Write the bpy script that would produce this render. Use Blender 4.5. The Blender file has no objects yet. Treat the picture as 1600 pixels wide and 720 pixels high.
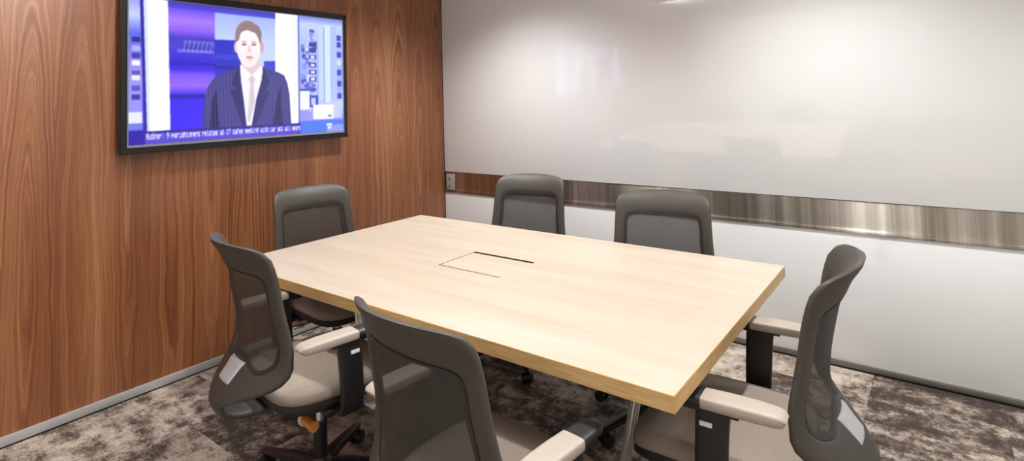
import bpy, bmesh, math, random
import numpy as np
from mathutils import Vector, Matrix
random.seed(7)
C = bpy.context.scene.collection
sc = bpy.context.scene

# ------------------------------------------------------------------ helpers
def tag(o, label=None, cat=None, group=None, kind=None):
    if label: o['label'] = label
    if cat: o['category'] = cat
    if group: o['group'] = group
    if kind: o['kind'] = kind
    return o

def link(name, bm, mats, parent=None, smooth=35):
    me = bpy.data.meshes.new(name)
    bmesh.ops.recalc_face_normals(bm, faces=bm.faces[:])
    bm.to_mesh(me); bm.free()
    if not isinstance(mats, (list, tuple)): mats = [mats]
    for m in mats: me.materials.append(m)
    if smooth:
        for f in me.polygons: f.use_smooth = True
        me.set_sharp_from_angle(angle=math.radians(smooth))
    o = bpy.data.objects.new(name, me); C.objects.link(o)
    if parent: o.parent = parent
    return o

def empty(name, loc=(0, 0, 0), rz=0):
    o = bpy.data.objects.new(name, None); C.objects.link(o)
    o.location = loc; o.rotation_euler = (0, 0, rz); o.empty_display_size = .1
    return o

def box(bm, lo, hi, bevel=0, seg=2, mi=0):
    lo = Vector(lo); hi = Vector(hi)
    before = set(bm.faces)
    r = bmesh.ops.create_cube(bm, size=1)
    vs = r['verts']
    for v in vs:
        v.co = Vector([(lo[i] + hi[i]) / 2 + v.co[i] * (hi[i] - lo[i]) for i in range(3)])
    if bevel:
        es = list({e for v in vs for e in v.link_edges})
        bmesh.ops.bevel(bm, geom=es, offset=bevel, segments=seg, affect='EDGES', profile=.5)
    for f in bm.faces:
        if f not in before: f.material_index = mi
    return bm

def cyl(bm, a, b, r1, r2=None, n=24, caps=True, mi=0):
    a = Vector(a); b = Vector(b); r2 = r1 if r2 is None else r2
    d = (b - a); L = d.length
    q = d.to_track_quat('Z', 'Y').to_matrix().to_4x4()
    before = set(bm.faces)
    bmesh.ops.create_cone(bm, cap_ends=caps, segments=n, radius1=r1, radius2=r2, depth=L,
                          matrix=Matrix.Translation((a + b) / 2) @ q)
    for f in bm.faces:
        if f not in before: f.material_index = mi
    return bm

def lathe(bm, prof, center=(0, 0, 0), n=32):
    cx, cy, cz = center
    rings = []
    for r, z in prof:
        rings.append([bm.verts.new((cx + r * math.cos(2 * math.pi * i / n), cy + r * math.sin(2 * math.pi * i / n), cz + z)) for i in range(n)])
    for a, b in zip(rings, rings[1:]):
        for i in range(n):
            bm.faces.new((a[i], a[(i + 1) % n], b[(i + 1) % n], b[i]))
    bm.faces.new(rings[0]); bm.faces.new(rings[-1])
    return bm

def sweep(bm, path, secs, n=16, power=3.0, side=None):
    """superelliptic section (w,h) swept along path"""
    pts = [Vector(q) for q in path]
    rings = []
    for i, P in enumerate(pts):
        t = (pts[min(i + 1, len(pts) - 1)] - pts[max(i - 1, 0)]).normalized()
        s = Vector(side) if side else Vector((1, 0, 0))
        s = (s - t * s.dot(t)).normalized(); u = t.cross(s)
        w, h = secs[i]; ring = []
        for k in range(n):
            a = 2 * math.pi * k / n
            c, d = math.cos(a), math.sin(a)
            e = 2 / power
            ring.append(bm.verts.new(P + s * (w / 2 * math.copysign(abs(c) ** e, c)) + u * (h / 2 * math.copysign(abs(d) ** e, d))))
        rings.append(ring)
    for a, b in zip(rings, rings[1:]):
        for k in range(n):
            bm.faces.new((a[k], a[(k + 1) % n], b[(k + 1) % n], b[k]))
    bm.faces.new(rings[0]); bm.faces.new(rings[-1])
    return bm

def smooth_path(P, it=2):
    P = [np.array(q, float) for q in P]
    for _ in range(it):
        Q = [P[0]]
        for a, b in zip(P, P[1:]):
            Q += [a * .75 + b * .25, a * .25 + b * .75]
        Q.append(P[-1]); P = Q
    return P

def resample(P, n):
    P = np.array(P); d = np.r_[0, np.cumsum(np.linalg.norm(np.diff(P, axis=0), axis=1))]
    t = np.linspace(0, d[-1], n)
    return np.stack([np.interp(t, d, P[:, i]) for i in range(P.shape[1])], 1)

# ------------------------------------------------------------------ materials
def mat(name):
    m = bpy.data.materials.new(name); m.use_nodes = True
    nt = m.node_tree; b = nt.nodes['Principled BSDF']
    return m, nt, b
def N(nt, t, **k):
    n = nt.nodes.new(t)
    for a, v in k.items():
        if a in n.inputs: n.inputs[a].default_value = v
        else: setattr(n, a, v)
    return n
def mth(nt, op, a, b=None, c=None):
    n = nt.nodes.new('ShaderNodeMath'); n.operation = op
    for i, v in enumerate((a, b, c)):
        if v is None: continue
        if isinstance(v, (int, float)): n.inputs[i].default_value = v
        else: nt.links.new(v, n.inputs[i])
    return n.outputs[0]
def ramp(nt, fac, stops):
    n = nt.nodes.new('ShaderNodeValToRGB'); e = n.color_ramp.elements
    while len(e) > 1: e.remove(e[-1])
    e[0].position = stops[0][0]; e[0].color = (*stops[0][1], 1)
    for p_, c_ in stops[1:]:
        x = e.new(p_); x.color = (*c_, 1)
    nt.links.new(fac, n.inputs[0]); return n.outputs[0]
def noise(nt, vec, scale, detail=4, rough=.5, lac=2.0):
    n = nt.nodes.new('ShaderNodeTexNoise'); n.inputs['Scale'].default_value = scale
    n.inputs['Detail'].default_value = detail; n.inputs['Roughness'].default_value = rough
    if vec is not None: nt.links.new(vec, n.inputs['Vector'])
    return n
def mapping(nt, vec, scale=(1, 1, 1), loc=(0, 0, 0), rot=(0, 0, 0)):
    n = nt.nodes.new('ShaderNodeMapping'); n.inputs['Scale'].default_value = scale
    n.inputs['Location'].default_value = loc; n.inputs['Rotation'].default_value = rot
    nt.links.new(vec, n.inputs['Vector']); return n.outputs[0]
def bump(nt, b, h, strength=.2, dist=.002):
    n = nt.nodes.new('ShaderNodeBump'); n.inputs['Strength'].default_value = strength
    n.inputs['Distance'].default_value = dist
    nt.links.new(h, n.inputs['Height']); nt.links.new(n.outputs[0], b.inputs['Normal'])
def mixc(nt, fac, a, b, mode='MIX'):
    n = nt.nodes.new('ShaderNodeMix'); n.data_type = 'RGBA'; n.blend_type = mode
    for i, v in ((0, fac), (6, a), (7, b)):
        if isinstance(v, (int, float)): n.inputs[i].default_value = v
        elif isinstance(v, tuple): n.inputs[i].default_value = (*v, 1)
        else: nt.links.new(v, n.inputs[i])
    return n.outputs[2]
def comb(nt, x, y, z):
    n = nt.nodes.new('ShaderNodeCombineXYZ')
    for i, v in enumerate((x, y, z)):
        if isinstance(v, (int, float)): n.inputs[i].default_value = v
        else: nt.links.new(v, n.inputs[i])
    return n.outputs[0]

def plain(name, col, rough=.5, metal=0, nscale=60, namp=.06, bmp=0, coat=0):
    m, nt, b = mat(name)
    tc = N(nt, 'ShaderNodeTexCoord')
    nz = noise(nt, tc.outputs['Object'], nscale, 3)
    lo = tuple(c * (1 - namp) for c in col); hi = tuple(min(1, c * (1 + namp)) for c in col)
    nt.links.new(ramp(nt, nz.outputs[0], [(.3, lo), (.7, hi)]), b.inputs['Base Color'])
    b.inputs['Roughness'].default_value = rough; b.inputs['Metallic'].default_value = metal
    b.inputs['Coat Weight'].default_value = coat; b.inputs['Coat Roughness'].default_value = .08
    if bmp: bump(nt, b, nz.outputs[0], bmp)
    return m

M = {}
M['frame'] = plain('warm_grey_plastic', (.056, .047, .038), .55, nscale=300, namp=.05, bmp=.06)
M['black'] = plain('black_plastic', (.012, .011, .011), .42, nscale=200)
M['black_fabric'] = plain('black_shell', (.02, .018, .017), .6, nscale=400, bmp=.1)
M['border'] = plain('frame_edge_shade', (.028, .025, .022), .5)  # darker frame tone, paints the shade on the frame's inner edge
M['slot'] = plain('slot_wall_shade', (.05, .03, .015), .8)  # hatch opening walls coloured dark for the shade in the gap
M['pad'] = plain('taupe_armrest', (.38, .32, .262), .5, nscale=200, namp=.03, bmp=.04)
M['plate'] = plain('light_grey_plastic', (.50, .50, .53), .3, nscale=100, namp=.02)
M['chrome'] = plain('chrome', (.92, .92, .94), .16, .8, nscale=20, namp=.02)
M['white'] = plain('white_plastic', (.75, .75, .74), .4, namp=.02)
M['amber'] = plain('amber_metal', (.75, .30, .08), .3, .4, namp=.05)
M['alu_light'] = plain('pale_aluminium', (.50, .50, .48), .45, .35, nscale=80, namp=.04)
M['alu_dark'] = plain('dark_aluminium', (.17, .155, .13), .4, .4, nscale=80, namp=.05)
M['ceiling'] = plain('ceiling_paint', (.80, .80, .79), .9, nscale=8, namp=.02)
M['paint'] = plain('warm_wall_paint', (.66, .66, .65), .8, nscale=5, namp=.03)
M['gap'] = plain('shadow_gap_black', (.01, .01, .01), .9)
M['bezel'] = plain('gloss_black', (.003, .0025, .0035), .4, nscale=10)
M['silver'] = plain('silver_trim', (.35, .35, .38), .3, .7, nscale=50)
M['socket'] = plain('grey_socket_plate', (.42, .37, .36), .4, .2, nscale=60)

# glossy white board glass
m, nt, b = mat('white_back_painted_glass'); M['glass'] = m
tc = N(nt, 'ShaderNodeTexCoord'); nz = noise(nt, tc.outputs['Object'], 1.2, 2)
nt.links.new(ramp(nt, nz.outputs[0], [(.3, (.80, .805, .795)), (.7, (.815, .82, .81))]), b.inputs['Base Color'])
b.inputs['Roughness'].default_value = .45; b.inputs['IOR'].default_value = 1.5
b.inputs['Coat Weight'].default_value = 1; b.inputs['Coat Roughness'].default_value = .03; b.inputs['Coat IOR'].default_value = 1.75

# seat fabric
m, nt, b = mat('taupe_seat_fabric'); M['seat'] = m
tc = N(nt, 'ShaderNodeTexCoord'); nz = noise(nt, tc.outputs['Object'], 350, 3, .7)
nt.links.new(ramp(nt, nz.outputs[0], [(.3, (.25, .20, .16)), (.7, (.38, .31, .255))]), b.inputs['Base Color'])
b.inputs['Roughness'].default_value = .9; bump(nt, b, nz.outputs[0], .3, .001)

# open weave mesh (partly see-through)
m, nt, b = mat('charcoal_mesh_weave'); M['mesh'] = m
tc = N(nt, 'ShaderNodeTexCoord'); nz = noise(nt, mapping(nt, tc.outputs['Object'], (1, 1, .3)), 120, 2)
nt.links.new(ramp(nt, nz.outputs[0], [(.3, (.034, .030, .025)), (.7, (.044, .039, .033))]), b.inputs['Base Color'])
b.inputs['Roughness'].default_value = .7
tr = N(nt, 'ShaderNodeBsdfTransparent'); mx = N(nt, 'ShaderNodeMixShader')
mx.inputs[0].default_value = .88
nt.links.new(tr.outputs[0], mx.inputs[1]); nt.links.new(b.outputs[0], mx.inputs[2])
nt.links.new(mx.outputs[0], nt.nodes['Material Output'].inputs['Surface'])

# light maple laminate
m, nt, b = mat('pale_maple_laminate'); M['maple'] = m
tc = N(nt, 'ShaderNodeTexCoord')
v1 = mapping(nt, tc.outputs['Object'], (.9, 9, 9))
n1 = noise(nt, v1, 1.6, 5, .55)
n2 = noise(nt, mapping(nt, tc.outputs['Object'], (3, 70, 70)), 2.2, 3, .6)
f = mth(nt, 'ADD', mth(nt, 'MULTIPLY', n1.outputs[0], .75), mth(nt, 'MULTIPLY', n2.outputs[0], .25))
nt.links.new(ramp(nt, f, [(.33, (.48, .385, .285)), (.5, (.52, .435, .34)), (.68, (.55, .475, .385))]), b.inputs['Base Color'])
b.inputs['Roughness'].default_value = .38; bump(nt, b, n2.outputs[0], .03, .0005)
m, nt, b = mat('maple_edge_band'); M['edge'] = m
tc = N(nt, 'ShaderNodeTexCoord')
n1 = noise(nt, mapping(nt, tc.outputs['Object'], (5, 5, 60)), 2, 4)
nt.links.new(ramp(nt, n1.outputs[0], [(.35, (.55, .34, .13)), (.65, (.68, .45, .20))]), b.inputs['Base Color'])
b.inputs['Roughness'].default_value = .45

# walnut veneer: slip-matched leaves with cathedral arches
m, nt, b = mat('walnut_veneer'); M['walnut'] = m
tc = N(nt, 'ShaderNodeTexCoord')
sp = N(nt, 'ShaderNodeSeparateXYZ'); nt.links.new(tc.outputs['Object'], sp.inputs[0])
Y, Z = sp.outputs[1], sp.outputs[2]
wob = noise(nt, comb(nt, 0, mth(nt, 'MULTIPLY', Y, 1.2), mth(nt, 'MULTIPLY', Z, .35)), 2.5, 2)
yw = mth(nt, 'ADD', Y, mth(nt, 'MULTIPLY', mth(nt, 'SUBTRACT', wob.outputs[0], .5), .10))
LW = .205
leaf = mth(nt, 'FLOOR', mth(nt, 'DIVIDE', mth(nt, 'ADD', yw, 20.06), LW))
u = mth(nt, 'SUBTRACT', mth(nt, 'MODULO', mth(nt, 'ADD', yw, 20.06), LW), LW / 2)
h = mth(nt, 'MULTIPLY', mth(nt, 'ADD', mth(nt, 'MULTIPLY', Z, -1.0), mth(nt, 'ADD', 1.15, mth(nt, 'MULTIPLY', mth(nt, 'SINE', mth(nt, 'MULTIPLY', leaf, 2.3)), .12))), .062)
wn = noise(nt, comb(nt, leaf, mth(nt, 'MULTIPLY', Y, 7), mth(nt, 'MULTIPLY', Z, 1.6)), 1.5, 3)
hh = mth(nt, 'MULTIPLY', mth(nt, 'ABSOLUTE', h), 1.0)
r = mth(nt, 'SQRT', mth(nt, 'ADD', mth(nt, 'POWER', u, 2), mth(nt, 'ADD', mth(nt, 'POWER', hh, 2), .00003)))
r = mth(nt, 'SUBTRACT', r, mth(nt, 'MULTIPLY', h, .55))
r = mth(nt, 'ADD', r, mth(nt, 'MULTIPLY', wn.outputs[0], .035))
ring = noise(nt, comb(nt, mth(nt, 'MULTIPLY', r, 95), mth(nt, 'MULTIPLY', leaf, 0.37), 0), 1.0, 4, .6)
fine = noise(nt, comb(nt, 0, mth(nt, 'MULTIPLY', Y, 260), mth(nt, 'MULTIPLY', Z, 3.5)), 1.0, 4, .65)
broad = noise(nt, comb(nt, 0, mth(nt, 'MULTIPLY', Y, 5.5), mth(nt, 'MULTIPLY', Z, .3)), 1.0, 2)
f = mth(nt, 'ADD', mth(nt, 'MULTIPLY', ring.outputs[0], .55), mth(nt, 'ADD', mth(nt, 'MULTIPLY', fine.outputs[0], .22), mth(nt, 'MULTIPLY', broad.outputs[0], .30)))
col = ramp(nt, f, [(.37, (.10, .027, .009)), (.48, (.185, .058, .019)), (.56, (.265, .095, .034)), (.64, (.35, .15, .062)), (.74, (.45, .22, .10))])
nt.links.new(col, b.inputs['Base Color'])
b.inputs['Roughness'].default_value = .40; b.inputs['Coat Weight'].default_value = .35; b.inputs['Coat Roughness'].default_value = .3; bump(nt, b, fine.outputs[0], .05, .0008)

# carpet planks
m, nt, b = mat('mottled_carpet_tiles'); M['carpet'] = m
tc = N(nt, 'ShaderNodeTexCoord'); O = tc.outputs['Object']
sp = N(nt, 'ShaderNodeSeparateXYZ'); nt.links.new(O, sp.inputs[0])
tx = mth(nt, 'FLOOR', mth(nt, 'DIVIDE', sp.outputs[0], .5))
off = mth(nt, 'MULTIPLY', mth(nt, 'MODULO', mth(nt, 'ADD', tx, 40), 2), .25)
ty = mth(nt, 'FLOOR', mth(nt, 'DIVIDE', mth(nt, 'ADD', sp.outputs[1], off), .5))
wn = N(nt, 'ShaderNodeTexWhiteNoise', noise_dimensions='2D'); nt.links.new(comb(nt, tx, ty, 0), wn.inputs['Vector'])
seed = mth(nt, 'MULTIPLY', wn.outputs[0], 37.0)
vs = N(nt, 'ShaderNodeVectorMath', operation='ADD'); nt.links.new(O, vs.inputs[0]); nt.links.new(comb(nt, seed, seed, seed), vs.inputs[1])
P1 = noise(nt, mapping(nt, vs.outputs[0], (1.0, 1.7, 1)), 5.5, 6, .62)
P2 = noise(nt, mapping(nt, vs.outputs[0], (1.8, 1.0, 1)), 16, 5, .7)
P3 = noise(nt, O, 260, 3, .8)
P4 = noise(nt, mapping(nt, vs.outputs[0], (1, 1.6, 1)), 60, 3, .7)
f = mth(nt, 'ADD', mth(nt, 'MULTIPLY', P1.outputs[0], .6), mth(nt, 'MULTIPLY', P2.outputs[0], .3))
f = mth(nt, 'ADD', f, mth(nt, 'MULTIPLY', mth(nt, 'SUBTRACT', P4.outputs[0], .5), .26))
f = mth(nt, 'ADD', f, mth(nt, 'MULTIPLY', mth(nt, 'SUBTRACT', P3.outputs[0], .5), .22))
f = mth(nt, 'ADD', f, mth(nt, 'MULTIPLY', mth(nt, 'SUBTRACT', wn.outputs[0], .5), .10))
nt.links.new(ramp(nt, f, [(.37, (.050, .036, .027)), (.43, (.16, .12, .092)), (.48, (.36, .29, .235)), (.58, (.60, .51, .42))]), b.inputs['Base Color'])
b.inputs['Roughness'].default_value = .95; bump(nt, b, mth(nt, 'ADD', P3.outputs[0], P2.outputs[0]), .8, .004)

# brushed steel strip: brush lines run vertically
m, nt, b = mat('brushed_steel'); M['steel'] = m
tc = N(nt, 'ShaderNodeTexCoord')
s1 = noise(nt, mapping(nt, tc.outputs['Object'], (9, 1, .3)), 1.0, 3, .6)
s2 = noise(nt, mapping(nt, tc.outputs['Object'], (60, 1, .6)), 1.0, 3, .6)
f = mth(nt, 'ADD', mth(nt, 'MULTIPLY', s1.outputs[0], .75), mth(nt, 'MULTIPLY', s2.outputs[0], .25))
nt.links.new(ramp(nt, f, [(.36, (.28, .245, .20)), (.5, (.46, .42, .36)), (.64, (.70, .66, .59))]), b.inputs['Base Color'])
b.inputs['Metallic'].default_value = 1; b.inputs['Roughness'].default_value = .34
b.inputs['Anisotropic'].default_value = .97
nt.links.new(comb(nt, 0.0, 0.0, 1.0), b.inputs['Tangent'])

# ------------------------------------------------------------------ room
X1, YB, H = 5.4, -5.2, 2.75
ZS0, ZS1 = .707, .877
def quadbox(name, lo, hi, m, bevel=0, parent=None, kind='structure', mi=0):
    bm = bmesh.new(); box(bm, lo, hi, bevel); o = link(name, bm, m, parent)
    if kind: o['kind'] = kind
    return o
quadbox('floor', (-.1, YB - .1, -.1), (X1 + .1, .1, 0), M['carpet'])
quadbox('ceiling', (-.1, YB - .1, H), (X1 + .1, .1, H + .1), M['ceiling'])
quadbox('wall_left', (-.1, YB - .1, 0), (0, -.004, H), M['walnut'])
bm = bmesh.new()
box(bm, (-.1, .012, 0), (X1 + .1, .1, H), 0, mi=1)                 # core behind the glass
box(bm, (.003, 0, ZS1), (X1, .012, H), .0012, mi=0)                # upper board
box(bm, (.003, 0, .012), (X1, .012, ZS0), .0012, mi=0)             # lower board
o = link('wall_back', bm, [M['glass'], M['gap']]); o['kind'] = 'structure'
quadbox('wall_right', (X1, YB - .1, 0), (X1 + .1, 0, H), M['paint'])
quadbox('wall_front', (0, YB - .1, 0), (X1, YB, H), M['paint'])
# steel strip between the boards with a thin ledge at the bottom
bm = bmesh.new()
box(bm, (.002, .004, ZS0 + .002), (X1, .0118, ZS1 - .003))
box(bm, (.002, -.010, ZS0 + .001), (X1, .004, ZS0 + .022), .003)
o = link('trim_1', bm, M['steel']); o['kind'] = 'structure'
tag(o, 'brushed steel rail running between the white wall panels')
bm = bmesh.new(); box(bm, (.0, YB, .008), (.014, -.012, .048), .002)
box(bm, (.0, YB, .0), (.010, -.012, .008), 0, mi=1)
o = link('baseboard_left', bm, [M['alu_light'], M['gap']]); o['kind'] = 'structure'
bm = bmesh.new(); box(bm, (.014, -.014, .010), (X1, -.0002, .036), .002)
box(bm, (.014, -.010, .0), (X1, -.0002, .010), 0, mi=1)
o = link('baseboard_back', bm, [M['alu_dark'], M['gap']]); o['kind'] = 'structure'

# ------------------------------------------------------------------ wall socket on the strip
ws = empty('wall_socket', (.065, .004, .79)); tag(ws, 'small grey socket plate at the corner end of the steel rail', 'socket')
bm = bmesh.new(); box(bm, (-.045, -.010, -.062), (.045, 0, .068), .003, 3); link('face_plate', bm, M['socket'], ws)
for zz in (-.028, .032):
    bm = bmesh.new(); box(bm, (-.024, -.0125, zz - .02), (.010, -.0095, zz + .02), .002)
    box(bm, (-.014, -.0135, zz - .008), (-.010, -.0124, zz + .008), 0, mi=1); box(bm, (-.004, -.0135, zz - .008), (0, -.0124, zz + .008), 0, mi=1)
    link('outlet', bm, [M['socket'], M['gap']], ws)

# ------------------------------------------------------------------ television
TY0, TY1, TZ0, TZ1 = -2.392, -1.027, 1.2346, 2.082
cy, cz = (TY0 + TY1) / 2, (TZ0 + TZ1) / 2
tv = empty('television', (0, cy, cz)); tag(tv, 'black framed flat television on the wood wall showing a newsreader', 'television')
HW, HH = (TY1 - TY0) / 2, (TZ1 - TZ0) / 2
bm = bmesh.new(); box(bm, (.032, -HW + .01, -HH + .01), (.062, HW - .01, HH - .01), .008, 3); link('casing', bm, M['black'], tv)
bm = bmesh.new(); box(bm, (0, -.22, -.18), (.034, .22, .18), .004); link('wall_mount', bm, M['black'], tv)
def ring_frame(bm, y0, y1, z0, z1, iy0, iy1, iz0, iz1, x0, x1):
    o_ = [(y0, z0), (y1, z0), (y1, z1), (y0, z1)]; i_ = [(iy0, iz0), (iy1, iz0), (iy1, iz1), (iy0, iz1)]
    vo = [[bm.verts.new((x, *q)) for q in o_] for x in (x0, x1)]; vi = [[bm.verts.new((x, *q)) for q in i_] for x in (x0, x1)]
    for k in range(4):
        j = (k + 1) % 4
        bm.faces.new((vo[0][k], vo[0][j], vo[1][j], vo[1][k])); bm.faces.new((vi[0][k], vi[0][j], vi[1][j], vi[1][k]))
        bm.faces.new((vo[1][k], vo[1][j], vi[1][j], vi[1][k])); bm.faces.new((vo[0][k], vo[0][j], vi[0][j], vi[0][k]))
SY0, SY1, SZ0, SZ1 = -2.3546 - cy, -1.0577 - cy, 1.2795 - cz, 2.0406 - cz
bm = bmesh.new(); ring_frame(bm, -HW, HW, -HH, HH, SY0 - .006, SY1 + .004, SZ0 - .012, SZ1 + .004, .050, .075)
bmesh.ops.bevel(bm, geom=[e for e in bm.edges if abs(e.verts[0].co.x - .075) < 1e-5 and abs(e.verts[1].co.x - .075) < 1e-5], offset=.003, segments=2, affect='EDGES')
link('bezel', bm, M['bezel'], tv)
bm = bmesh.new(); ring_frame(bm, SY0 - .006, SY1 + .004, SZ0 - .012, SZ1 + .004, SY0, SY1, SZ0, SZ1, .060, .0725)
link('inner_trim', bm, M['silver'], tv)

# the broadcast picture, painted procedurally on a fine grid of faces
W2, H2 = 840, 480
yy, xx = np.mgrid[0:H2, 0:W2]; Uc = (xx + .5) / W2; Vc = (yy + .5) / H2
img = np.zeros((H2, W2, 3)); img[:] = (70, 60, 235)
rng = np.random.default_rng(3)
def inpoly(P):
    P = np.array(P); r = np.zeros(Uc.shape, bool)
    for (x0, y0), (x1, y1) in zip(P, np.roll(P, -1, 0)):
        if y0 == y1: continue
        c = ((y0 > Vc) != (y1 > Vc)) & (Uc < (x1 - x0) * (Vc - y0) / (y1 - y0) + x0); r ^= c
    return r
def paint(mask, col, a=1.0): img[mask] = img[mask] * (1 - a) + np.array(col) * a
def rect(u0, v0, u1, v1, col, a=1.0): paint((Uc >= u0) & (Uc < u1) & (Vc >= v0) & (Vc < v1), col, a)
def ell(u, v, ru, rv, col, a=1.0): paint(((Uc - u) / ru) ** 2 + ((Vc - v) / rv) ** 2 < 1, col, a)
def vgrad(u0, v0, u1, v1, stops):
    m_ = (Uc >= u0) & (Uc < u1) & (Vc >= v0) & (Vc < v1)
    vs_ = [s[0] for s in stops]
    c = np.stack([np.interp(Vc[m_], vs_, [s[1][k] for s in stops]) for k in range(3)], 1); img[m_] = c
# left studio strip
vgrad(0, 0, .05, .9, [(0, (150, 150, 245)), (.12, (190, 205, 250)), (.25, (90, 100, 235)), (.5, (150, 140, 245)), (.8, (150, 140, 240)), (.9, (120, 120, 235))])
for v_, c_ in ((.27, (40, 40, 130)), (.33, (170, 175, 235)), (.38, (60, 60, 150)), (.43, (235, 235, 250)), (.50, (90, 80, 170)), (.53, (225, 225, 250)), (.60, (80, 80, 190)), (.66, (50, 55, 160))):
    rect(.012, v_, .042, v_ + .035, c_)
rect(0, .78, .05, .86, (225, 225, 250)); rect(0, .855, .05, .9, (110, 120, 225))
# violet wall
vgrad(.14, 0, .62, .92, [(0, (60, 45, 190)), (.05, (110, 80, 235)), (.13, (165, 120, 250)), (.2, (140, 95, 250)), (.26, (70, 60, 190)), (.33, (75, 65, 205)), (.42, (55, 40, 215)), (.48, (60, 40, 220)), (.52, (120, 85, 250)), (.6, (150, 100, 250)), (.655, (80, 55, 235)), (.67, (35, 20, 150)), (.7, (55, 35, 230)), (.92, (62, 38, 245))])
rect(.2, .27, .34, .31, (120, 120, 220), .4); rect(.18, .34, .33, .36, (150, 160, 240), .5); rect(.2, .29, .32, .34, (40, 45, 150), .4)
for k in range(7): paint(inpoly([(.20 + k * .018, .355), (.207 + k * .018, .355), (.217 + k * .018, .27), (.210 + k * .018, .27)]), (165, 180, 245), .4)
rect(.15, .43, .34, .455, (40, 30, 160), .6)
# panels behind the head
vgrad(.333, 0, .62, .56, [(0, (60, 60, 190)), (.045, (90, 100, 225)), (.055, (165, 180, 250)), (.25, (190, 205, 252)), (.56, (200, 212, 252))])
paint(inpoly([(.333, .252), (.50, .245), (.50, .6), (.333, .6)]), (48, 52, 195))
rect(.333, .36, .5, .40, (75, 85, 215), .5); rect(.333, .45, .5, .47, (30, 35, 150), .7)
paint(inpoly([(.56, .40), (.62, .395), (.62, .60), (.56, .60)]), (60, 70, 205))
rect(.145, 0, .62, .045, (70, 60, 185), .6)
# white columns
paint(inpoly([(.052, 0), (.143, 0), (.153, .91), (.067, .915)]), (252, 250, 255)); paint(inpoly([(.052, 0), (.066, 0), (.08, .91), (.067, .915)]), (215, 220, 250))
paint(inpoly([(.040, 0), (.052, 0), (.067, .92), (.056, .92)]), (35, 35, 150))
paint(inpoly([(.619, 0), (.742, 0), (.736, .91), (.614, .91)]), (250, 248, 255)); rect(.70, .02, .738, .9, (235, 235, 252))
rect(.738, 0, .746, .91, (100, 110, 200))
# right studio shelves
vgrad(.746, 0, 1, .91, [(0, (120, 130, 235)), (.06, (190, 205, 250)), (.3, (165, 180, 245)), (.6, (150, 165, 245)), (.75, (190, 195, 250)), (.91, (140, 140, 240))])
for k in range(60):
    u_ = .75 + rng.random() * .075; v_ = .1 + rng.random() * .75
    rect(u_, v_, u_ + .012 + rng.random() * .018, v_ + .012 + rng.random() * .035, [(55, 60, 160), (215, 222, 252), (120, 130, 225), (90, 95, 190)][k % 4], .75)
for v_ in (.22, .27, .33, .40, .46, .52): rect(.80, v_, .84, v_ + .035, (50, 50, 150)); rect(.808, v_ + .006, .832, v_ + .03, (220, 225, 250) if v_ > .3 else (60, 65, 170))
rect(.855, .08, .885, .72, (185, 210, 252)); rect(.89, .06, .925, .74, (205, 225, 255)); rect(.885, .08, .89, .74, (130, 150, 225)); rect(.93, .06, .965, .72, (170, 190, 250))
for v_ in (.14, .2, .29, .36, .45, .55, .66): rect(.965, v_, .992, v_ + .05, (65, 70, 185) if v_ != .36 else (210, 215, 250))
rect(.746, .64, .80, .80, (232, 235, 255)); rect(.80, .68, .85, .78, (70, 80, 190)); rect(.81, .70, .835, .76, (190, 195, 245)); rect(.746, .62, .83, .64, (80, 85, 175))
rect(.82, .76, .94, .885, (245, 240, 255)); rect(.746, .80, .80, .88, (150, 150, 240))
rect(.94, .74, .99, .88, (190, 200, 250)); rect(.905, .85, .93, .868, (120, 150, 160))
# newsreader
paint(inpoly([(.278, .93), (.285, .76), (.292, .66), (.305, .60), (.327, .545), (.375, .495), (.425, .462), (.455, .43), (.545, .43), (.575, .465), (.628, .485), (.662, .51), (.678, .57), (.69, .67), (.698, .93)]), (66, 62, 132))
paint(inpoly([(.318, .72), (.338, .62), (.352, .93), (.31, .93)]), (30, 28, 80)); paint(inpoly([(.628, .66), (.645, .60), (.652, .93), (.60, .93)]), (38, 35, 88))
for k in range(26):
    u_ = .30 + k * .0155
    m_ = (abs(Uc - u_ - (.02 * (Vc - .7))) < .0016) & (Vc > .50) & (Vc < .93) & (img[:, :, 2] < 140) & (img[:, :, 0] < 80)
    paint(m_, (105, 102, 180), .55)
paint(inpoly([(.446, .44), (.552, .44), (.548, .55), (.522, .70), (.498, .91), (.474, .91), (.462, .72), (.449, .56)]), (236, 232, 248))
paint(inpoly([(.437, .455), (.449, .56), (.462, .72), (.474, .91), (.455, .91), (.40, .64), (.425, .62), (.405, .58)]), (48, 46, 108))
paint(inpoly([(.560, .455), (.548, .55), (.522, .70), (.498, .91), (.515, .91), (.585, .65), (.565, .62), (.588, .58)]), (52, 50, 112))
paint(inpoly([(.487, .50), (.513, .50), (.52, .54), (.508, .58), (.514, .72), (.49, .88), (.478, .88), (.486, .72), (.493, .58), (.482, .54)]), (205, 196, 206))
paint(inpoly([(.452, .40), (.543, .40), (.548, .48), (.50, .52), (.450, .48)]), (222, 196, 205))
paint(inpoly([(.446, .43), (.498, .515), (.478, .55), (.446, .50)]), (250, 248, 255)); paint(inpoly([(.552, .43), (.502, .515), (.522, .55), (.553, .50)]), (250, 248, 255))
ell(.484, .215, .061, .130, (150, 128, 132)); ell(.430, .30, .012, .045, (225, 190, 200)); ell(.549, .29, .011, .045, (205, 165, 178))
ell(.486, .30, .056, .145, (251, 234, 236)); paint(inpoly([(.435, .32), (.540, .32), (.524, .42), (.50, .452), (.474, .452), (.449, .42)]), (247, 228, 231))
paint(inpoly([(.428, .26), (.432, .16), (.45, .115), (.50, .095), (.535, .12), (.549, .17), (.547, .26), (.537, .245), (.530, .185), (.48, .16), (.45, .18), (.44, .245)]), (145, 122, 127))
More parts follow.
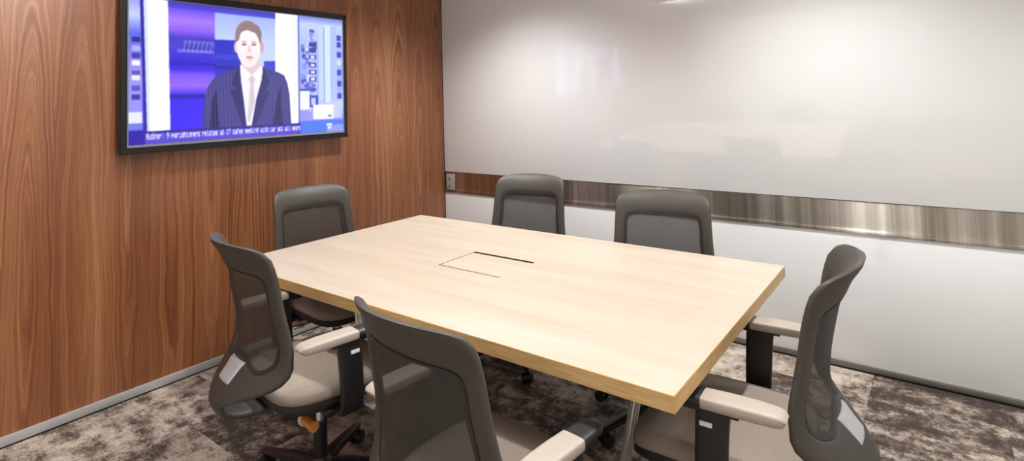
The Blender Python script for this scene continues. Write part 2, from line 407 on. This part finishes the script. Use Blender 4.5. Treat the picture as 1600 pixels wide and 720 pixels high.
ell(.465, .275, .012, .010, (150, 118, 135)); ell(.511, .272, .012, .010, (150, 118, 135)); rect(.452, .25, .477, .257, (150, 122, 130)); rect(.499, .247, .525, .254, (150, 122, 130))
paint(inpoly([(.486, .28), (.494, .28), (.500, .335), (.480, .335)]), (228, 198, 205)); ell(.490, .375, .018, .008, (195, 130, 145)); rect(.477, .392, .503, .397, (215, 190, 200))
# lower band and ticker
rect(0, .912, 1, 1.01, (84, 72, 205)); rect(0, .905, .06, 1.01, (38, 22, 165)); rect(.75, .895, 1, 1.01, (78, 120, 232)); rect(.06, .912, .75, .928, (40, 36, 130)); rect(.9, .94, 1, 1.01, (140, 150, 240))
FONT = {'A': '01110 10001 10001 11111 10001 10001 10001', 'u': '00000 00000 10001 10001 10001 10011 01101', 't': '01000 01000 11100 01000 01000 01001 00110',
 'h': '10000 10000 10110 11001 10001 10001 10001', 'o': '00000 00000 01110 10001 10001 10001 01110', 'r': '00000 00000 10110 11001 10000 10000 10000', ':': '00000 00100 00100 00000 00100 00100 00000',
 '9': '01110 10001 10001 01111 00001 00010 01100', 'p': '00000 00000 11110 10001 11110 10000 10000', 'a': '00000 00000 01110 00001 01111 10001 01111', 'i': '00100 00000 01100 00100 00100 00100 01110',
 's': '00000 00000 01111 10000 01110 00001 11110', 'n': '00000 00000 10110 11001 10001 10001 10001', 'e': '00000 00000 01110 10001 11111 10000 01110', 'l': '01100 00100 00100 00100 00100 00100 01110',
 '1': '00100 01100 00100 00100 00100 00100 01110', '7': '11111 00001 00010 00100 01000 01000 01000', 'c': '00000 00000 01110 10000 10000 10001 01110', 'f': '00110 01001 01000 11100 01000 01000 01000',
 'm': '00000 00000 11010 10101 10101 10001 10001', 'g': '00000 01111 10001 10001 01111 00001 01110', 'w': '00000 00000 10001 10001 10101 10101 01010', 'y': '00000 00000 10001 10001 01111 00001 01110', ' ': '0 0 0 0 0 0 0'}
text = 'Author: 9 parishioners relates at 17 cafes meeting with car act all years'
uw = (.748 - .064) / len(text)
for i, ch in enumerate(text):
    for r_, row in enumerate(FONT[ch].split()):
        for c_, v in enumerate(row):
            if v == '1':
                u_ = .064 + i * uw + c_ * uw / 6; v_ = .924 + r_ * .0062
                rect(u_, v_, u_ + uw / 4.4, v_ + .0072, (250, 248, 255))
rect(.898, .925, .93, .945, (225, 232, 255)); rect(.905, .955, .925, .975, (225, 232, 255))
def blur(a, k):
    for ax in (0, 1):
        p_ = np.concatenate([np.repeat(a.take([0], ax), k, ax), a, np.repeat(a.take([-1], ax), k, ax)], ax)
        a = sum(p_.take(range(i, i + a.shape[ax]), ax) for i in range(2 * k + 1)) / (2 * k + 1)
    return a
img = blur(img, 1)
img = img.reshape(H2 // 2, 2, W2 // 2, 2, 3).mean((1, 3)); img = .25 * img + .75 * blur(img, 1)
lin = np.where(img / 255 <= .04045, img / 255 / 12.92, ((img / 255 + .055) / 1.055) ** 2.4)
GH, GW = lin.shape[:2]
me = bpy.data.meshes.new('screen')
gy = np.linspace(SY0, SY1, GW + 1); gz = np.linspace(SZ1, SZ0, GH + 1)
verts = np.stack([np.full((GH + 1, GW + 1), .0655), np.broadcast_to(gy, (GH + 1, GW + 1)), np.broadcast_to(gz[:, None], (GH + 1, GW + 1))], -1).reshape(-1, 3)
ii = (np.arange(GH)[:, None] * (GW + 1) + np.arange(GW)).reshape(-1)
faces = np.stack([ii, ii + GW + 1, ii + GW + 2, ii + 1], 1)
me.from_pydata(verts.tolist(), [], faces.tolist())
ca = me.color_attributes.new('picture', 'FLOAT_COLOR', 'CORNER')
cols = np.concatenate([lin.reshape(-1, 3), np.ones((GH * GW, 1))], 1).repeat(4, 0)
ca.data.foreach_set('color', cols.astype(np.float32).ravel())
m, nt, b = mat('lit_screen')
at = N(nt, 'ShaderNodeVertexColor'); at.layer_name = 'picture'
b.inputs['Base Color'].default_value = (.01, .01, .01, 1); b.inputs['Roughness'].default_value = .15
nt.links.new(at.outputs[0], b.inputs['Emission Color']); b.inputs['Emission Strength'].default_value = 1.05
SCREEN = b
me.materials.append(m); so = bpy.data.objects.new('screen', me); C.objects.link(so); so.parent = tv
so['label'] = 'lit screen showing a newsreader in a dark suit'

# ------------------------------------------------------------------ conference table
TL, TW, TH, TT = 2.149, 1.247, .735, .043
TC = (1.719, -1.5167); TR_ = .0032
tb = empty('conference_table', (TC[0], TC[1], 0), TR_)
tag(tb, 'large rectangular pale maple conference table in the middle of the room', 'table')
hx0, hx1, hy0, hy1 = -.187, .159, -.131, .124          # cable hatch opening
bm = bmesh.new()
# top slab with an opening: rings of faces top and bottom
def rectv(x0, y0, x1, y1, z): return [bm.verts.new(q) for q in ((x0, y0, z), (x1, y0, z), (x1, y1, z), (x0, y1, z))]
e = .0015
oT = rectv(-TL/2 + e, -TW/2 + e, TL/2 - e, TW/2 - e, TH); oE = rectv(-TL/2, -TW/2, TL/2, TW/2, TH - e)
oB = rectv(-TL/2, -TW/2, TL/2, TW/2, TH - TT); iT = rectv(hx0, hy0, hx1, hy1, TH); iB = rectv(hx0, hy0, hx1, hy1, TH - TT)
for k in range(4):
    j = (k + 1) % 4
    bm.faces.new((oT[k], oT[j], iT[j], iT[k])); bm.faces.new((oB[k], oB[j], iB[j], iB[k])); fi = bm.faces.new((iT[k], iT[j], iB[j], iB[k])); fi.material_index = 2
    f1 = bm.faces.new((oT[k], oT[j], oE[j], oE[k])); f2 = bm.faces.new((oE[k], oE[j], oB[j], oB[k])); f2.material_index = 1; f1.material_index = 1
top = link('tabletop', bm, [M['maple'], M['edge'], M['slot']], tb, smooth=0)
bm = bmesh.new(); box(bm, (hx0 + .004, hy0 + .008, TH - .018), (hx1 - .0006, hy1 - .019, TH), .0006, 1)
link('cable_hatch', bm, M['maple'], tb)
bm = bmesh.new(); box(bm, (hx0 - .02, hy0 - .02, TH - .13), (hx1 + .02, hy1 + .02, TH - TT - .0005), .004); link('cable_tray', bm, M['black'], tb)
bm = bmesh.new()
for sx in (-1, 1): box(bm, (sx * .80 - .045, -TW/2 + .2, TH - TT - .012), (sx * .80 + .045, TW/2 - .2, TH - TT - .0003), .003)
for sy in (-1, 1): box(bm, (-.75, sy * .25 - .02, TH - TT - .012), (.75, sy * .25 + .02, TH - TT - .001), .003)
link('under_frame', bm, M['black'], tb)
for sx in (-1, 1):
    for sy in (-1, 1):
        bm = bmesh.new()
        T0 = Vector((sx * .799, sy * .133, TH - TT)); T1 = Vector((sx * .650, sy * .133, .012))
        for dy in (-.013, .013):
            cyl(bm, T0 + Vector((0, dy, 0)), T1 + Vector((0, dy, 0)), .015, .014, 20)
        box(bm, (T0.x - .04, T0.y - .04, T0.z - .006), (T0.x + .04, T0.y + .04, T0.z), .002)
        lathe(bm, [(.02, 0), (.022, .004), (.022, .012), (.014, .016)], (T1.x, T1.y, .0005))
        link('table_leg', bm, M['chrome'], tb)

# ------------------------------------------------------------------ office chair (faces +Y)
zk = np.array([.44, .455, .475, .505, .54, .58, .62, .70, .80, .88, .94, .985])
yk = np.array([-.376, -.370, -.358, -.333, -.303, -.278, -.268, -.272, -.290, -.310, -.334, -.369])
def Yc(z):
    # smooth interpolation (cubic Hermite)
    z = np.clip(z, zk[0], zk[-1]); i = min(max(np.searchsorted(zk, z) - 1, 0), len(zk) - 2)
    mm = np.gradient(yk, zk); h_ = zk[i + 1] - zk[i]; t = (z - zk[i]) / h_
    return ((2*t**3 - 3*t**2 + 1) * yk[i] + (t**3 - 2*t**2 + t) * h_ * mm[i] + (-2*t**3 + 3*t**2) * yk[i+1] + (t**3 - t**2) * h_ * mm[i+1])
def Cc(z): return float(np.interp(z, [.40, .46, .52, .60, .75, .98], [.10, .11, .09, .06, .055, .075]))
def PS(s, z): return np.array([s, Yc(z) + Cc(z) * (s / .24) ** 2, z])
def NS(s, z):
    a = PS(s + .004, z) - PS(s - .004, z); b_ = PS(s, z + .004) - PS(s, z - .004)
    n_ = np.cross(a, b_); n_ = n_ / np.linalg.norm(n_)
    return -n_ if n_[1] < 0 else n_       # points forward
OUT = [(0, .985), (.06, .985), (.11, .982), (.165, .977), (.205, .969), (.225, .952), (.229, .92), (.230, .88), (.233, .80), (.238, .72), (.246, .65), (.251, .60), (.248, .56), (.234, .527), (.20, .502), (.15, .485), (.115, .469), (.085, .460), (.066, .450), (.05, .443), (.025, .44), (0, .44)]
INN = [(0, .880), (.05, .880), (.10, .879), (.15, .876), (.174, .869), (.184, .852), (.187, .81), (.187, .76), (.192, .70), (.198, .65), (.201, .61), (.193, .58), (.168, .557), (.14, .546), (.11, .545), (.085, .553), (.06, .567), (.03, .574), (0, .575)]
NH = 34
def closed(P):
    R_ = resample(smooth_path(P, 2), NH)
    L_ = R_[1:-1][::-1] * np.array([-1, 1])
    return np.vstack([R_, L_])
OO, II = closed(OUT), closed(INN)
def sheet(bm, A, B, K, tf, off=0.0):
    """double layered sheet between closed outlines A and B; tf(k)=half thickness"""
    n_ = len(A); F, Bk = [], []
    for k in range(K + 1):
        t = k / K; fr, bk = [], []
        for a, b_ in zip(A, B):
            q = a * (1 - t) + b_ * t; P = PS(*q); nn = NS(*q); h_ = tf(t)
            fr.append(bm.verts.new(P + nn * (off + h_))); bk.append(bm.verts.new(P + nn * (off - h_)))
        F.append(fr); Bk.append(bk)
    for k in range(K):
        for i in range(n_):
            j = (i + 1) % n_
            bm.faces.new((F[k][i], F[k][j], F[k+1][j], F[k+1][i])); bm.faces.new((Bk[k][i], Bk[k+1][i], Bk[k+1][j], Bk[k][j]))
    for k in (0, K):
        for i in range(n_):
            j = (i + 1) % n_; bm.faces.new((F[k][i], F[k][j], Bk[k][j], Bk[k][i]))
    return F, Bk

def make_chair():
    r = empty('office_chair')
    # ---- base
    bm = bmesh.new()
    lathe(bm, [(.045, .05), (.052, .06), (.05, .10), (.036, .125), (.030, .135)])
    for k in range(5):
        a = math.radians(90 + 72 * k + 36); d = Vector((math.cos(a), math.sin(a), 0)); sd = Vector((-d.y, d.x, 0))
        pts = [d * .03 + Vector((0, 0, .092)), d * .12 + Vector((0, 0, .092)), d * .22 + Vector((0, 0, .080)), d * .30 + Vector((0, 0, .068)), d * .325 + Vector((0, 0, .064))]
        sweep(bm, pts, [(.062, .045), (.052, .036), (.042, .028), (.034, .022), (.022, .014)], 12, 3, side=sd)
    base = link('base', bm, M['black'], r)
    for k in range(5):
        a = math.radians(90 + 72 * k + 36); d = Vector((math.cos(a), math.sin(a), 0)); c = d * .305; sd = Vector((-d.y, d.x, 0))
        bm = bmesh.new()
        for s_ in (-1, 1): cyl(bm, c + sd * s_ * .008 + Vector((0, 0, .0275)), c + sd * s_ * .028 + Vector((0, 0, .0275)), .0275, .024, 20)
        cyl(bm, c - sd * .008 + Vector((0, 0, .03)), c + sd * .008 + Vector((0, 0, .03)), .020, .020, 14)
        cyl(bm, c + Vector((0, 0, .045)), c + Vector((0, 0, .066)), .008, .008, 12)
        link('caster', bm, M['black'], base)
    bm = bmesh.new(); cyl(bm, (0, 0, .12), (0, 0, .26), .026, .026, 24); link('gas_lift_cover', bm, M['black'], r)
    bm = bmesh.new(); cyl(bm, (0, 0, .12), (0, 0, .335), .014, .014, 20); link('gas_lift', bm, M['chrome'], r)
    # ---- mechanism and back support arm
    bm = bmesh.new()
    sweep(bm, [(0, .12, .365), (0, .08, .355), (0, 0, .345), (0, -.09, .352), (0, -.14, .365)], [(.10, .03), (.17, .06), (.18, .075), (.15, .06), (.10, .04)], 16, 4)
    box(bm, (-.24, -.09, .372), (.24, .05, .392), .006); link('tilt_mechanism', bm, M['black'], r)
    bm = bmesh.new()
    pth = smooth_path([(0, -.10, .375), (0, -.20, .378), (0, -.28, .385), (0, -.335, .400), (0, -.366, .425), (0, -.367, .465)], 2)
    sweep(bm, pth, [(.10 + .02 * t, .030 - .008 * t) for t in np.linspace(0, 1, len(pth))], 16, 3)
    link('back_support_arm', bm, M['frame'], r)
    # ---- back
    bm = bmesh.new()
    def tf(t): return .0035 + .0085 * (max(0, 1 - abs(2 * t - 1) ** 2.4)) ** .5
    sheet(bm, OO, II, 9, tf)
    back = link('back_frame', bm, M['frame'], r, smooth=60)
    bm = bmesh.new()   # mesh panel: disc filled to its centre line
    n_ = len(II); cen = np.array([0.0, .72]); rows = []
    IO = II + (II - cen) / np.linalg.norm(II - cen, axis=1)[:, None] * .006
    for k in range(10):
        t = k / 10
        rows.append([bm.verts.new(PS(*(q * (1 - t) + cen * t)) - NS(*(q * (1 - t) + cen * t)) * .003) for q in IO])
    cv = bm.verts.new(PS(*cen) - NS(*cen) * .003)
    for k in range(9):
        for i in range(n_):
            j = (i + 1) % n_; bm.faces.new((rows[k][i], rows[k][j], rows[k+1][j], rows[k+1][i]))
    for i in range(n_): bm.faces.new((rows[9][i], rows[9][(i + 1) % n_], cv))
    link('mesh_back', bm, M['mesh'], r, smooth=60)
    bm = bmesh.new()   # dark ring painting the shade inside the frame, around the mesh
    I2 = II - (II - cen) / np.linalg.norm(II - cen, axis=1)[:, None] * .012
    sheet(bm, II + (II - cen) * .01, I2, 2, lambda t: .0075 * (1 - .5 * t)); link('mesh_border', bm, M['border'], back, smooth=60)
    # light plate on the hump below the mesh, seen from behind
    bm = bmesh.new()
    g = [[None] * 13 for _ in range(9)]; g2 = [[None] * 13 for _ in range(9)]
    for a in range(9):
        for c in range(13):
            z = .497 + (.563 - .497) * a / 8; w_ = .048 + .008 * a / 8; s_ = -w_ + 2 * w_ * c / 12
            ed = min(a, 8 - a, c, 12 - c); o_ = .0155 if ed > 0 else .009
            g[a][c] = bm.verts.new(PS(s_, z) - NS(s_, z) * o_); g2[a][c] = bm.verts.new(PS(s_, z) - NS(s_, z) * .004)
    for a in range(8):
        for c in range(12):
            bm.faces.new((g[a][c], g[a][c+1], g[a+1][c+1], g[a+1][c])); bm.faces.new((g2[a][c], g2[a][c+1], g2[a+1][c+1], g2[a+1][c]))
    for a in range(8):
        for c in (0, 12): bm.faces.new((g[a][c], g[a+1][c], g2[a+1][c], g2[a][c]))
    for c in range(12):
        for a in (0, 8): bm.faces.new((g[a][c], g[a][c+1], g2[a][c+1], g2[a][c]))
    link('lumbar_plate', bm, M['plate'], back, smooth=60)['label'] = 'light grey plate at the foot of the backrest'
    # ---- seat
    bm = bmesh.new()
    ns, nr = 48, 7
    def seat_ring(k_, zz, f):
        ring = []
        for i in range(ns):
            a = 2 * math.pi * i / ns; c, s_ = math.cos(a), math.sin(a); e_ = 2 / 4.2
            x = .245 * f * math.copysign(abs(c) ** e_, c); y = .015 + .245 * f * math.copysign(abs(s_) ** e_, s_)
            x *= 1 - .08 * max(0, -(y) / .25)
            dz = -.03 * max(0, (y - .12) / .13) ** 2 - .008 * math.exp(-((x / .14) ** 2 + ((y + .03) / .14) ** 2)) * (1 if k_ else 0)
            ring.append(bm.verts.new((x, y, zz + dz)))
        return ring
    prof = [(.93, .424), (.985, .430), (1.0, .444), (.99, .458), (.95, .467), (.85, .472), (.6, .473), (.3, .473)]
    rings = [seat_ring(k, z, f) for k, (f, z) in enumerate(prof)]
    for a, b_ in zip(rings, rings[1:]):
        for i in range(ns): bm.faces.new((a[i], a[(i+1) % ns], b_[(i+1) % ns], b_[i]))
    bm.faces.new(rings[0]); bm.faces.new(rings[-1])
    link('seat_cushion', bm, M['seat'], r, smooth=60)
    bm = bmesh.new()
    prof = [(.40, .372), (.70, .376), (.91, .386), (.995, .410), (.985, .432), (.90, .434)]
    rings = [seat_ring(0, z, f) for f, z in prof]
    for a, b_ in zip(rings, rings[1:]):
        for i in range(ns): bm.faces.new((a[i], a[(i+1) % ns], b_[(i+1) % ns], b_[i]))
    bm.faces.new(rings[0]); bm.faces.new(rings[-1])
    link('seat_shell', bm, M['black_fabric'], r, smooth=60)
    # ---- arms
    for s in (-1, 1):
        bm = bmesh.new()
        pth = smooth_path([(s * .20, -.02, .378), (s * .265, -.02, .380), (s * .292, -.02, .40), (s * .297, -.022, .48), (s * .297, -.03, .60), (s * .295, -.035, .636)], 2)
        rs = len(pth)
        sweep(bm, pth, [(.075 + .015 * t, .026 + .004 * t) for t in np.linspace(0, 1, rs)], 16, 4, side=(0, 1, 0))
        box(bm, (s * .293 - .024, -.10, .624), (s * .293 + .024, .05, .6335), .003)
        post = link('armrest_post', bm, M['black'], r)
        bm = bmesh.new(); box(bm, (s * .3125 - .003, -.033, .587), (s * .3125 + .003, -.001, .599), .0015)
        link('height_button', bm, M['white'], post)['label'] = 'small white button on black post'
        bm = bmesh.new()
        pth = [(s * .292, y, .648 + dz) for y, dz in ((-.205, -.004), (-.20, -.001), (-.185, 0), (-.14, .001), (-.08, .001), (-.02, 0), (-.008, 0))]
        sweep(bm, pth, [(.046, .016), (.058, .024), (.066, .030), (.072, .032), (.073, .032), (.071, .031), (.070, .030)], 24, 5, side=(1, 0, 0))
        link('armrest_pad', bm, M['pad'], r, smooth=50)
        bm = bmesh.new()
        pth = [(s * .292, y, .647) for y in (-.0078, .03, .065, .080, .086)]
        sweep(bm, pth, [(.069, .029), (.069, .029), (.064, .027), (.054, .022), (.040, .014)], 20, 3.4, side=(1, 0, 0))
        link('shaded_pad_front', bm, M['black'], r, smooth=50)  # black front end paints the table's shade on the pad
    # ---- levers
    bm = bmesh.new(); cyl(bm, (.06, .06, .362), (.235, .075, .362), .006, .006, 14); box(bm, (.225, .060, .355), (.285, .092, .368), .005)
    link('height_lever', bm, M['chrome'], r)
    bm = bmesh.new(); cyl(bm, (-.06, .03, .36), (-.22, .03, .36), .007, .007, 14); box(bm, (-.27, .016, .353), (-.215, .046, .367), .005)
    link('tilt_lever', bm, M['black'], r)
    return r

def kids(o): return [c for c in bpy.data.objects if c.parent == o]
def copy_tree(o, parent=None):
    c = o.copy(); C.objects.link(c); c.parent = parent
    for ch in kids(o): copy_tree(ch, c)
    return c
chair0 = make_chair()
bpy.context.view_layer.update()
GRP = 'office chairs around the conference table'
spots = [
 ('A', 1.40, -2.165, -9, .02, 'grey mesh-back office chair standing nearest the wood wall on the table\'s near side, rear view'),
 ('C', 2.292, -2.215, -6, -.03, 'mesh-back office chair in the foreground, seen from behind, cut off by the bottom edge'),
 ('B', .70, -1.58, -97, 0, 'mesh-back office chair at the table end in front of the wood wall'),
 ('D', 1.35, -.86, 192, 0, 'mesh-back office chair by the steel rail, the one nearer the room corner'),
 ('E', 2.275, -1.025, 193, -.01, 'mesh-back office chair against the white wall, farther from the room corner'),
 ('F', 2.785, -1.675, 92.5, .014, 'mesh-back office chair at the right end of the table, seen edge-on'),
]
copies = [chair0] + [copy_tree(chair0) for _ in spots[1:]]
for (k, x, y, a, dz, lab), c in zip(spots, copies):
    c.location = (x, y, 0); c.rotation_euler = (0, 0, math.radians(a)); tag(c, lab, 'office chair', GRP)
    for ch in kids(c):
        if not ch.name.startswith('base') and not ch.name.startswith('gas_lift'): ch.location.z = dz
# tension knob shown only on the left foreground chair
a0 = copies[0]
bm = bmesh.new(); cyl(bm, (.10, -.10, .340), (.17, -.10, .340), .020, .018, 24); k_ = link('tension_knob', bm, M['amber'], a0); k_['label'] = 'amber coloured knob under the seat'
k_.location.z = .0
bm = bmesh.new(); cyl(bm, (.088, -.10, .340), (.0998, -.10, .340), .024, .024, 24); k2 = link('knob_collar', bm, M['white'], k_)

# ------------------------------------------------------------------ lights
def spot(name, loc, energy, size=.08, angle=120, blend=.9, col=(1, .90, .78), tgt=None):
    l = bpy.data.lights.new(name, 'SPOT'); l.energy = energy; l.shadow_soft_size = size; l.spot_size = math.radians(angle); l.spot_blend = blend; l.color = col
    o = bpy.data.objects.new(name, l); C.objects.link(o); o.location = loc
    if tgt: o.rotation_euler = (Vector(tgt) - Vector(loc)).to_track_quat('-Z', 'Y').to_euler()
    return o
def area(name, loc, sx, sy, energy, col=(1, .93, .84)):
    l = bpy.data.lights.new(name, 'AREA'); l.shape = 'RECTANGLE'; l.size = sx; l.size_y = sy; l.energy = energy; l.color = col
    o = bpy.data.objects.new(name, l); C.objects.link(o); o.location = loc; return o
WARM = (1, .995, 1.0)
spot('downlight_corner', (.95, -.95, H - .03), 190, .05, 120, 1, WARM)
spot('downlight_wall', (2.88, -.95, H - .03), 162, .05, 120, 1, WARM)
spot('added_board_fill', (4.6, -.95, H - .03), 112, .05, 120, 1, WARM)  # added fill, brightens the right part of the white board
rear = area('added_bounce_fill', (2.9, -2.4, H - .06), 4.4, .12, 125, WARM); rear.rotation_euler = (math.radians(-64), 0, 0)  # added fill, bounces off the unseen front wall onto the chair backs
spot('added_wood_fill', (.85, -2.9, H - .03), 6, .05, 130, 1, WARM)  # added fill, lifts the upper wood wall and nearby carpet
w = bpy.data.worlds.new('World'); sc.world = w; w.use_nodes = True
w.node_tree.nodes['Background'].inputs[0].default_value = (.9, .88, .85, 1); w.node_tree.nodes['Background'].inputs[1].default_value = .015

# ------------------------------------------------------------------ camera
px, py, pz, yaw, pitch, roll, f, ccx, ccy = 3.3347825, -3.4661737, 1.4507295, 2.2190361, .0474659, -.0282394, 881.55258, 795.7302, 115.9097
fw = Vector((math.cos(pitch) * math.cos(yaw), math.cos(pitch) * math.sin(yaw), math.sin(pitch)))
rt = Vector((math.sin(yaw), -math.cos(yaw), 0)); up = rt.cross(fw)
r2 = rt * math.cos(roll) + up * math.sin(roll); u2 = -rt * math.sin(roll) + up * math.cos(roll)
cd = bpy.data.cameras.new('camera'); cam = bpy.data.objects.new('camera', cd); C.objects.link(cam)
cd.sensor_fit = 'HORIZONTAL'; cd.sensor_width = 36; cd.lens = f / 1600 * 36
cd.shift_x = (800 - ccx) / 1600; cd.shift_y = (ccy - 360) / 1600
cam.matrix_world = Matrix(((r2.x, u2.x, -fw.x, px), (r2.y, u2.y, -fw.y, py), (r2.z, u2.z, -fw.z, pz), (0, 0, 0, 1)))
cd.clip_start = .02
sc.camera = cam
sc.view_settings.view_transform = 'Standard'; sc.view_settings.look = 'None'; sc.view_settings.gamma = 1
sc.view_settings.use_curve_mapping = False; sc.view_settings.exposure = 0.12
